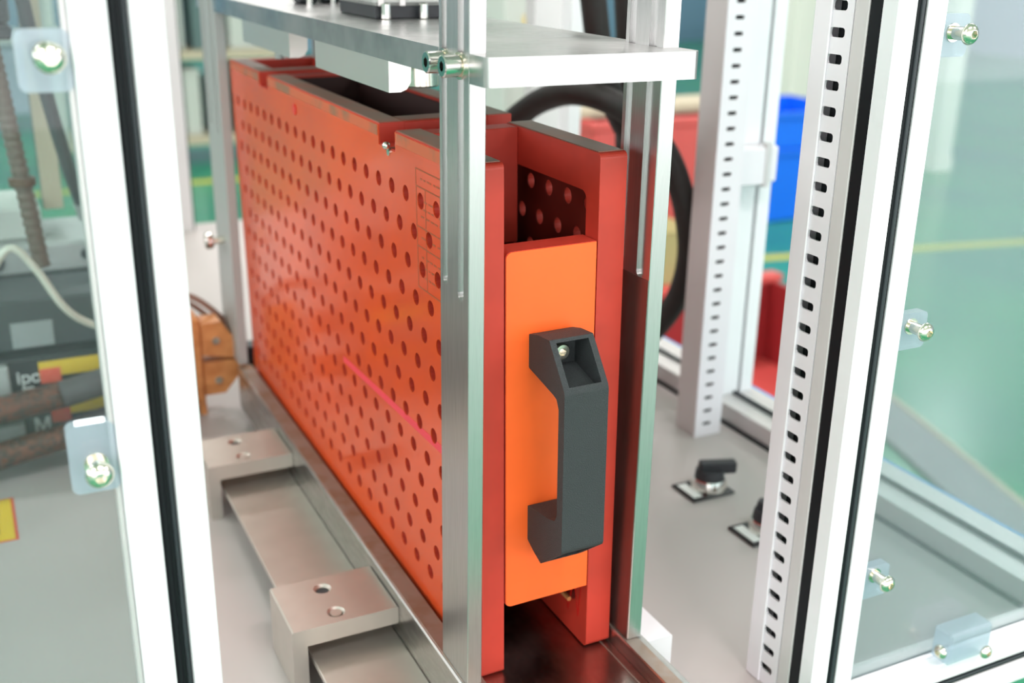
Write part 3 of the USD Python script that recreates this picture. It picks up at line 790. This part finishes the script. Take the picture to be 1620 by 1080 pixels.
# braided power cables in front of the drive
t = Thing('power_cable', 'upper grey power cable with copper braid showing, behind the left glass', 'cable', (-0.25, 0.6, 0.0))
t.part('copper_braid', tube(spline([(-0.66, 0.575, -0.038), (-0.46, 0.590, 0.000), (-0.33, 0.598, 0.016), (-0.2175, 0.602, 0.029)], 20), 0.0145), 'braid', smooth=True, label='copper braid')
t.part('jacket', tube(spline([(-0.2180, 0.602, 0.029), (-0.18, 0.603, 0.036), (-0.14, 0.612, 0.042), (-0.122, 0.64, 0.044), (-0.10, 0.685, 0.042), (-0.082, 0.695, 0.036)], 16), 0.0150), 'cable_grey', smooth=True)
t = Thing('power_cable', 'lower grey power cable with copper braid, lying near the table behind the left glass', 'cable', (-0.25, 0.6, DECK))
t.part('copper_braid', tube(spline([(-0.66, 0.530, -0.039), (-0.46, 0.560, -0.0385), (-0.33, 0.580, -0.0280), (-0.215, 0.590, -0.0140)], 20), 0.0145), 'braid', smooth=True, label='copper braid')
t.part('jacket', tube(spline([(-0.2155, 0.590, -0.0140), (-0.18, 0.598, -0.008), (-0.13, 0.625, -0.008), (-0.105, 0.665, -0.014), (-0.082, 0.692, -0.020)], 16), 0.0155), 'cable_grey', smooth=True)

# corrugated hose, dark cable and clear white tube
t = Thing('corrugated_hose', 'brown corrugated hose running down behind the left glass', 'hose', (-0.23, 0.6, 0.0))
ps = spline([(-0.252, 0.655, 0.66), (-0.2475, 0.655, 0.50), (-0.2390, 0.655, 0.40), (-0.2290, 0.655, 0.285), (-0.2180, 0.655, 0.160)], 40)
t.part('hose_body', tube(ps, 0.0086 + 0.0010 * np.sin(np.arange(len(ps)) * 2.0944), 12), 'spring_brown', smooth=True)
t.part('hose_ring', place(cyl(0.0135, 0.009, c=0.001), 'z', (-0.2262, 0.655, 0.2480)), 'brass_dark', smooth=35)
hose('grey_cable', [(-0.215, 0.70, 0.66), (-0.205, 0.70, 0.48), (-0.192, 0.71, 0.36), (-0.176, 0.72, 0.26), (-0.160, 0.74, 0.19)], 0.0075, 'machine_dark', 'dark grey cable hanging beside the beige rear post behind the left glass', 'cable', 0.02)
hose('air_tube', [(-0.31, 0.60, 0.090), (-0.285, 0.60, 0.130), (-0.266, 0.60, 0.176), (-0.2465, 0.60, 0.1960), (-0.226, 0.60, 0.170), (-0.206, 0.60, 0.130), (-0.185, 0.61, 0.106), (-0.160, 0.62, 0.095), (-0.12, 0.66, 0.10)], 0.0040, 'tube_white', 'thin white air tube bent in a peak above the black drive', 'tube', 0.012)
t = Thing('dark_motor', 'dark purple grey motor cut by the top left corner of the picture', 'motor', (-0.26, 0.70, 0.42))
t.part('motor_body', place(cyl(0.034, 0.16, c=0.004), 'z', (-0.246, 0.765, 0.405)), 'machine_dark', smooth=35)
t.part('motor_flange', bx(-0.279, -0.213, 0.732, 0.798, 0.390, 0.4045, 0.003), 'machine_black')
t.part('motor_column', bx(-0.300, -0.262, 0.775, 0.785, 0.196, 0.390, 0.001), 'pale_box')

# warning sticker on the table
t = Thing('warning_sticker', 'yellow warning sticker with a red border on the grey table, lower left', 'sticker', (-0.31, 0.5, DECK))
t.part('sticker_border', bx(-0.345, -0.2800, 0.452, 0.546, DECK, DECK + 0.0003, 0.0001), 'label_red')
t.part('sticker_field', bx(-0.342, -0.2830, 0.4545, 0.5435, DECK + 0.0003, DECK + 0.0006, 0.0001), 'yellow')
t.part('sticker_mark', bx(-0.312, -0.2965, 0.468, 0.490, DECK + 0.0006, DECK + 0.0008, 0.00005), 'label_black')
t.part('sticker_mark', bx(-0.312, -0.2955, 0.508, 0.530, DECK + 0.0006, DECK + 0.0008, 0.00005), 'label_black')

# brass terminal clamp with copper tubes behind the rear end of the box
t = Thing('terminal_clamp', 'brass terminal clamp of two pointed halves at the rear of the track', 'clamp', (-0.05, 0.70, DECK))
for z0, z1, zt in ((0.022, 0.062, 0.014), (-0.030, 0.012, 0.006)):
    pts = []
    for y in (0.680, 0.715):
        pts += [(-0.052, y, z0), (-0.052, y, z1), (-0.028, y, z1 - 0.006 if zt > 0.015 else z1), (-0.028, y, z0), (0.000, y, zt + 0.005), (0.000, y, zt - 0.003)]
    h_ = t.part('clamp_half', hull(pts), 'brass')
    t.part('clamp_screw', place(cyl(0.0045, 0.004), 'y', (-0.036, 0.680, (z0 + z1) / 2 - 0.002), True), 'bolt_steel', smooth=35, parent=h_)
t.part('clamp_block', bx(-0.064, -0.0525, 0.676, 0.722, -0.04, 0.070, 0.003), 'brass')
t.part('insulator', place(lathe([(0, 0), (0.019, 0), (0.022, 0.004), (0.022, 0.010), (0.012, 0.014), (0, 0.014)], 30), 'x', (-0.0660, 0.696, 0.036), True), 'ceramic', smooth=35)
t.part('insulator', place(lathe([(0, 0), (0.017, 0), (0.020, 0.004), (0.020, 0.010), (0.012, 0.014), (0, 0.014)], 30), 'x', (-0.0660, 0.696, -0.020), True), 'ceramic', smooth=35)
t.part('clamp_leg', bx(-0.060, -0.052, 0.68, 0.715, DECK, -0.04), 'brass')
hose('copper_tube', [(-0.110, 0.72, 0.076), (-0.080, 0.72, 0.088), (-0.055, 0.72, 0.086), (-0.030, 0.72, 0.066), (-0.006, 0.722, 0.036)], 0.0038, 'copper_tube', 'upper copper coloured tube arching over the brass clamp', 'tube', 0.01)
hose('copper_tube', [(-0.110, 0.735, 0.064), (-0.080, 0.735, 0.077), (-0.058, 0.735, 0.075), (-0.034, 0.735, 0.054), (-0.012, 0.737, 0.022)], 0.0034, 'copper_tube', 'lower copper coloured tube just under the upper one at the clamp', 'tube', 0.01)
t = Thing('steel_knob', 'small steel knob on the rear guide bar', 'knob', (-0.03, 0.70, 0.12))
t.part('knob_stem', place(cyl(0.004, 0.012), 'x', (-0.0152, 0.690, 0.160), True), 'bolt_steel', smooth=35)
t.part('knob_head', place(cyl(0.010, 0.010, c=0.002), 'x', (-0.0272, 0.690, 0.160), True), 'chrome', smooth=35)

# ------------------------------------------------------------------ things out on the factory floor
def tote(x0, x1, y0, y1, z0, h, m, label, cat_, inner=None, wall=0.02, group=None):
    t = Thing('plastic_tote', label, cat_, ((x0 + x1) / 2, (y0 + y1) / 2, z0), group=group)
    b = man(bx(x0, x1, y0, y1, z0, z0 + h, 0.01)) - man(bx(x0 + wall, x1 - wall, y0 + wall, y1 - wall, z0 + wall, z0 + h + 0.1, 0.005))
    t.part('tub', b, m)
    rim = man(bx(x0 - 0.012, x1 + 0.012, y0 - 0.012, y1 + 0.012, z0 + h - 0.03, z0 + h, 0.004)) - man(bx(x0 + wall, x1 - wall, y0 + wall, y1 - wall, z0 + h - 0.2, z0 + h + 0.1, 0.004))
    t.part('rim', rim - man(bx(x0, x1, y0, y1, z0, z0 + h - 0.001, 0.01)), m)
    return t


tote(3.60, 4.25, 4.15, 4.75, FLOOR, 0.40, 'blue_tote', 'lower blue plastic tote on the green floor between the uprights', 'tote')
tote(3.60, 4.25, 4.15, 4.75, FLOOR + 0.402, 0.20, 'blue_tote', 'upper blue plastic tote stacked on the lower blue one', 'tote')
tote(1.50, 2.12, 2.40, 2.70, FLOOR, 0.42, 'red_tote', 'lower red plastic tote behind the black hoses, under the other red one', 'tote')
tote(1.50, 2.12, 2.40, 2.70, FLOOR + 0.422, 0.50, 'red_tote', 'upper tall red plastic tote seen through the black hose loop', 'tote')
single('cardboard_sheet', bx(1.48, 2.14, 2.46, 2.64, FLOOR + 0.924, FLOOR + 0.955, 0.004), 'tan', 'tan cardboard sheet lying on the upper red tote', 'cardboard')
t = Thing('cardboard_box', 'olive cardboard box standing before the red totes, inside the hose loop', 'box', (1.55, 2.05, FLOOR))
t.part('box_body', bx(1.52, 1.66, 2.02, 2.20, FLOOR, -0.300, 0.003), 'olive')
t.part('box_flap', bx(1.515, 1.665, 2.015, 2.11, -0.300, -0.296, 0.001), 'olive')
t = Thing('plastic_tote', 'open red tote with dark inside, low beyond the right beam', 'tote', (1.7, 1.75, FLOOR))
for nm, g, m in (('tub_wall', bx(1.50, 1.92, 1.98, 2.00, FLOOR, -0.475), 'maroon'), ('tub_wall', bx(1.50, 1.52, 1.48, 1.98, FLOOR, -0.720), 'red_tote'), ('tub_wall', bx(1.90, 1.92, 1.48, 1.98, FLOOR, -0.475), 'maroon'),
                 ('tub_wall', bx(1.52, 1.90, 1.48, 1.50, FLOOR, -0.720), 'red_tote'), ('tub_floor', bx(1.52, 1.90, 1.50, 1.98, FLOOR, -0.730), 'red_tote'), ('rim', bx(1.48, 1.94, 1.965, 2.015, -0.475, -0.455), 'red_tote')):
    t.part(nm, g, m)

t = Thing('blue_cabinet', 'deep blue cabinet far back between the uprights, above the blue totes', 'cabinet', (9.6, 11.3, FLOOR))
t.part('cabinet_body', bx(9.2, 11.2, 11.2, 11.8, FLOOR + 0.05, 1.0, 0.01), 'blue_cabinet')
t.part('cabinet_door', bx(9.24, 10.18, 11.18, 11.2, FLOOR + 0.1, 0.95, 0.005), 'blue_cabinet')
t.part('cabinet_door', bx(10.22, 11.16, 11.18, 11.2, FLOOR + 0.1, 0.95, 0.005), 'blue_cabinet')
t.part('cabinet_base', bx(9.25, 11.15, 11.25, 11.75, FLOOR, FLOOR + 0.05, 0.005), 'machine_dark')
# floor lines, curb, pillars, racks
def lane(name, x0, y0, x1, y1, w, h, m, label, c, kind=None):
    d = np.array([x1 - x0, y1 - y0]); L = np.linalg.norm(d)
    b = bx(0, L, -w / 2, w / 2, 0, h, min(0.002, h / 3))
    b.apply_transform(trimesh.transformations.rotation_matrix(math.atan2(d[1], d[0]), [0, 0, 1]))
    b.apply_translation([x0, y0, FLOOR])
    single(name, b, m, label, c, kind=kind)


lane('floor_line', 2.2, 3.75, 5.6, 3.10, 0.09, 0.002, 'yellow_line', 'yellow painted line on the floor before the blue totes', 'floor line')
lane('floor_line', 2.75, 1.05, 5.8, 2.70, 0.045, 0.002, 'yellow_line', 'yellow painted line on the floor seen through the right glass', 'floor line')
lane('floor_line', -1.0, 6.4, 3.0, 6.4, 0.10, 0.002, 'yellow_line', 'yellow painted line far back on the left part of the floor', 'floor line')
t = Thing('slanted_band', 'grey band with tan edge lying slanted across the floor behind right glass', 'cable duct', (2.2, 1.3, FLOOR))
b = bx(0, 1.6, -0.165, 0, 0, 0.016, 0.002)  # slanted grey band, drawn as a low strip on the floor
R_ = trimesh.transformations.rotation_matrix(math.atan2(-0.725, -0.227), [0, 0, 1])
for nm, g, m in (('band_body', b, 'grey_band'), ('band_edge', bx(0, 1.6, 0.0, 0.02, 0, 0.02, 0.003), 'tan')):
    g.apply_transform(R_); g.apply_translation([2.43, 1.95, FLOOR])
    t.part(nm, g, m)
for i, (x, y, w, lab) in enumerate([(5.76, 4.87, 0.15, 'white square pillar seen through the right glass'), (6.10, 6.80, 0.22, 'white square pillar behind the blue totes')]):
    t = Thing('hall_pillar', lab, 'pillar', (x, y, FLOOR))
    t.part('shaft', bx(x - w / 2, x + w / 2, y, y + w, FLOOR + 0.1, 3.5, 0.01), 'pillar_white')
    t.part('plinth', bx(x - w / 2 - 0.006, x + w / 2 + 0.006, y - 0.006, y + w + 0.006, FLOOR, FLOOR + 0.1, 0.004), 'pillar_white')

t = Thing('storage_rack', 'pale storage rack with two tan shelves far behind the left frame', 'rack', (1.2, 7.2, FLOOR))
for x in (0.30, 1.75):
    for y in (7.0, 7.5):
        t.part('rack_post', bx(x - 0.025, x + 0.025, y - 0.025, y + 0.025, FLOOR, 0.75, 0.002), 'pale_box')
for z in (-0.79, -0.235, 0.33):
    t.part('shelf', bx(0.28, 1.78, 6.98, 7.53, z - 0.03, z + 0.03, 0.004), 'tan')
for i, (x, w, h, z, m, lab) in enumerate([(0.40, 0.30, 0.36, -0.758, 'pale_box', 'pale box on the low rack shelf, leftmost'), (0.80, 0.16, 0.42, -0.758, 'dark_teal', 'dark teal box on the low rack shelf, left of middle'), (1.08, 0.10, 0.40, -0.758, 'pale_box', 'narrow pale box on the low rack shelf, in the middle'), (1.24, 0.10, 0.33, -0.758, 'dark_teal', 'narrow dark box on the low rack shelf, right part'), (1.42, 0.22, 0.42, -0.758, 'pale_box', 'wide pale box on the low rack shelf, right end'),
                                         (0.45, 0.34, 0.36, -0.203, 'dark_teal', 'dark teal box on the upper rack shelf, leftmost'), (0.98, 0.12, 0.34, -0.203, 'pale_box', 'narrow pale box on the upper rack shelf, in the middle'), (1.16, 0.14, 0.40, -0.203, 'dark_teal', 'dark box on the upper rack shelf, right part'), (1.40, 0.24, 0.38, -0.203, 'pale_box', 'wide pale box on the upper rack shelf, right end')]):
    t = Thing('storage_box', lab, 'box', (x + w / 2, 7.15, z))
    t.part('box_body', bx(x, x + w, 7.02, 7.35, z, z + h, 0.006), m)
    t.part('box_lid', bx(x - 0.006, x + w + 0.006, 7.012, 7.358, z + h, z + h + 0.03, 0.004), m)

t = Thing('control_cabinet', 'pale control cabinet with yellow marks far behind the top plate', 'cabinet', (2.0, 3.6, FLOOR))
t.part('cabinet_body', bx(1.72, 2.10, 3.5, 4.0, FLOOR, 1.2, 0.01), 'pale_box')
t.part('warning_mark', bx(1.80, 1.90, 3.493, 3.499, 0.05, 0.22, 0.001), 'yellow')
t.part('cabinet_door', bx(1.735, 2.085, 3.488, 3.493, FLOOR + 0.1, 0.0, 0.002), 'pale_box')
t = Thing('work_bench', 'pale work bench far back behind the left glass', 'bench', (-0.2, 9.0, FLOOR))
t.part('bench_top', bx(-1.6, 0.55, 8.6, 9.4, -0.27, -0.22, 0.006), 'pale_box')
t.part('bench_panel', bx(-1.55, 0.50, 8.7, 8.74, FLOOR + 0.15, -0.27, 0.004), 'wall_grey')
for x in (-1.5, 0.45):
    t.part('bench_leg', bx(x - 0.03, x + 0.03, 8.63, 8.69, FLOOR, -0.27, 0.003), 'pale_box')
t = Thing('plastic_tote', 'blue tote on the far bench behind the left glass', 'tote', (-0.15, 8.9, -0.219))
t.part('tub', bx(-0.55, -0.02, 8.7, 9.2, -0.219, 0.05, 0.01), 'blue_tote')
t.part('rim', bx(-0.57, 0.0, 8.68, 9.22, 0.05, 0.08, 0.005), 'blue_tote')
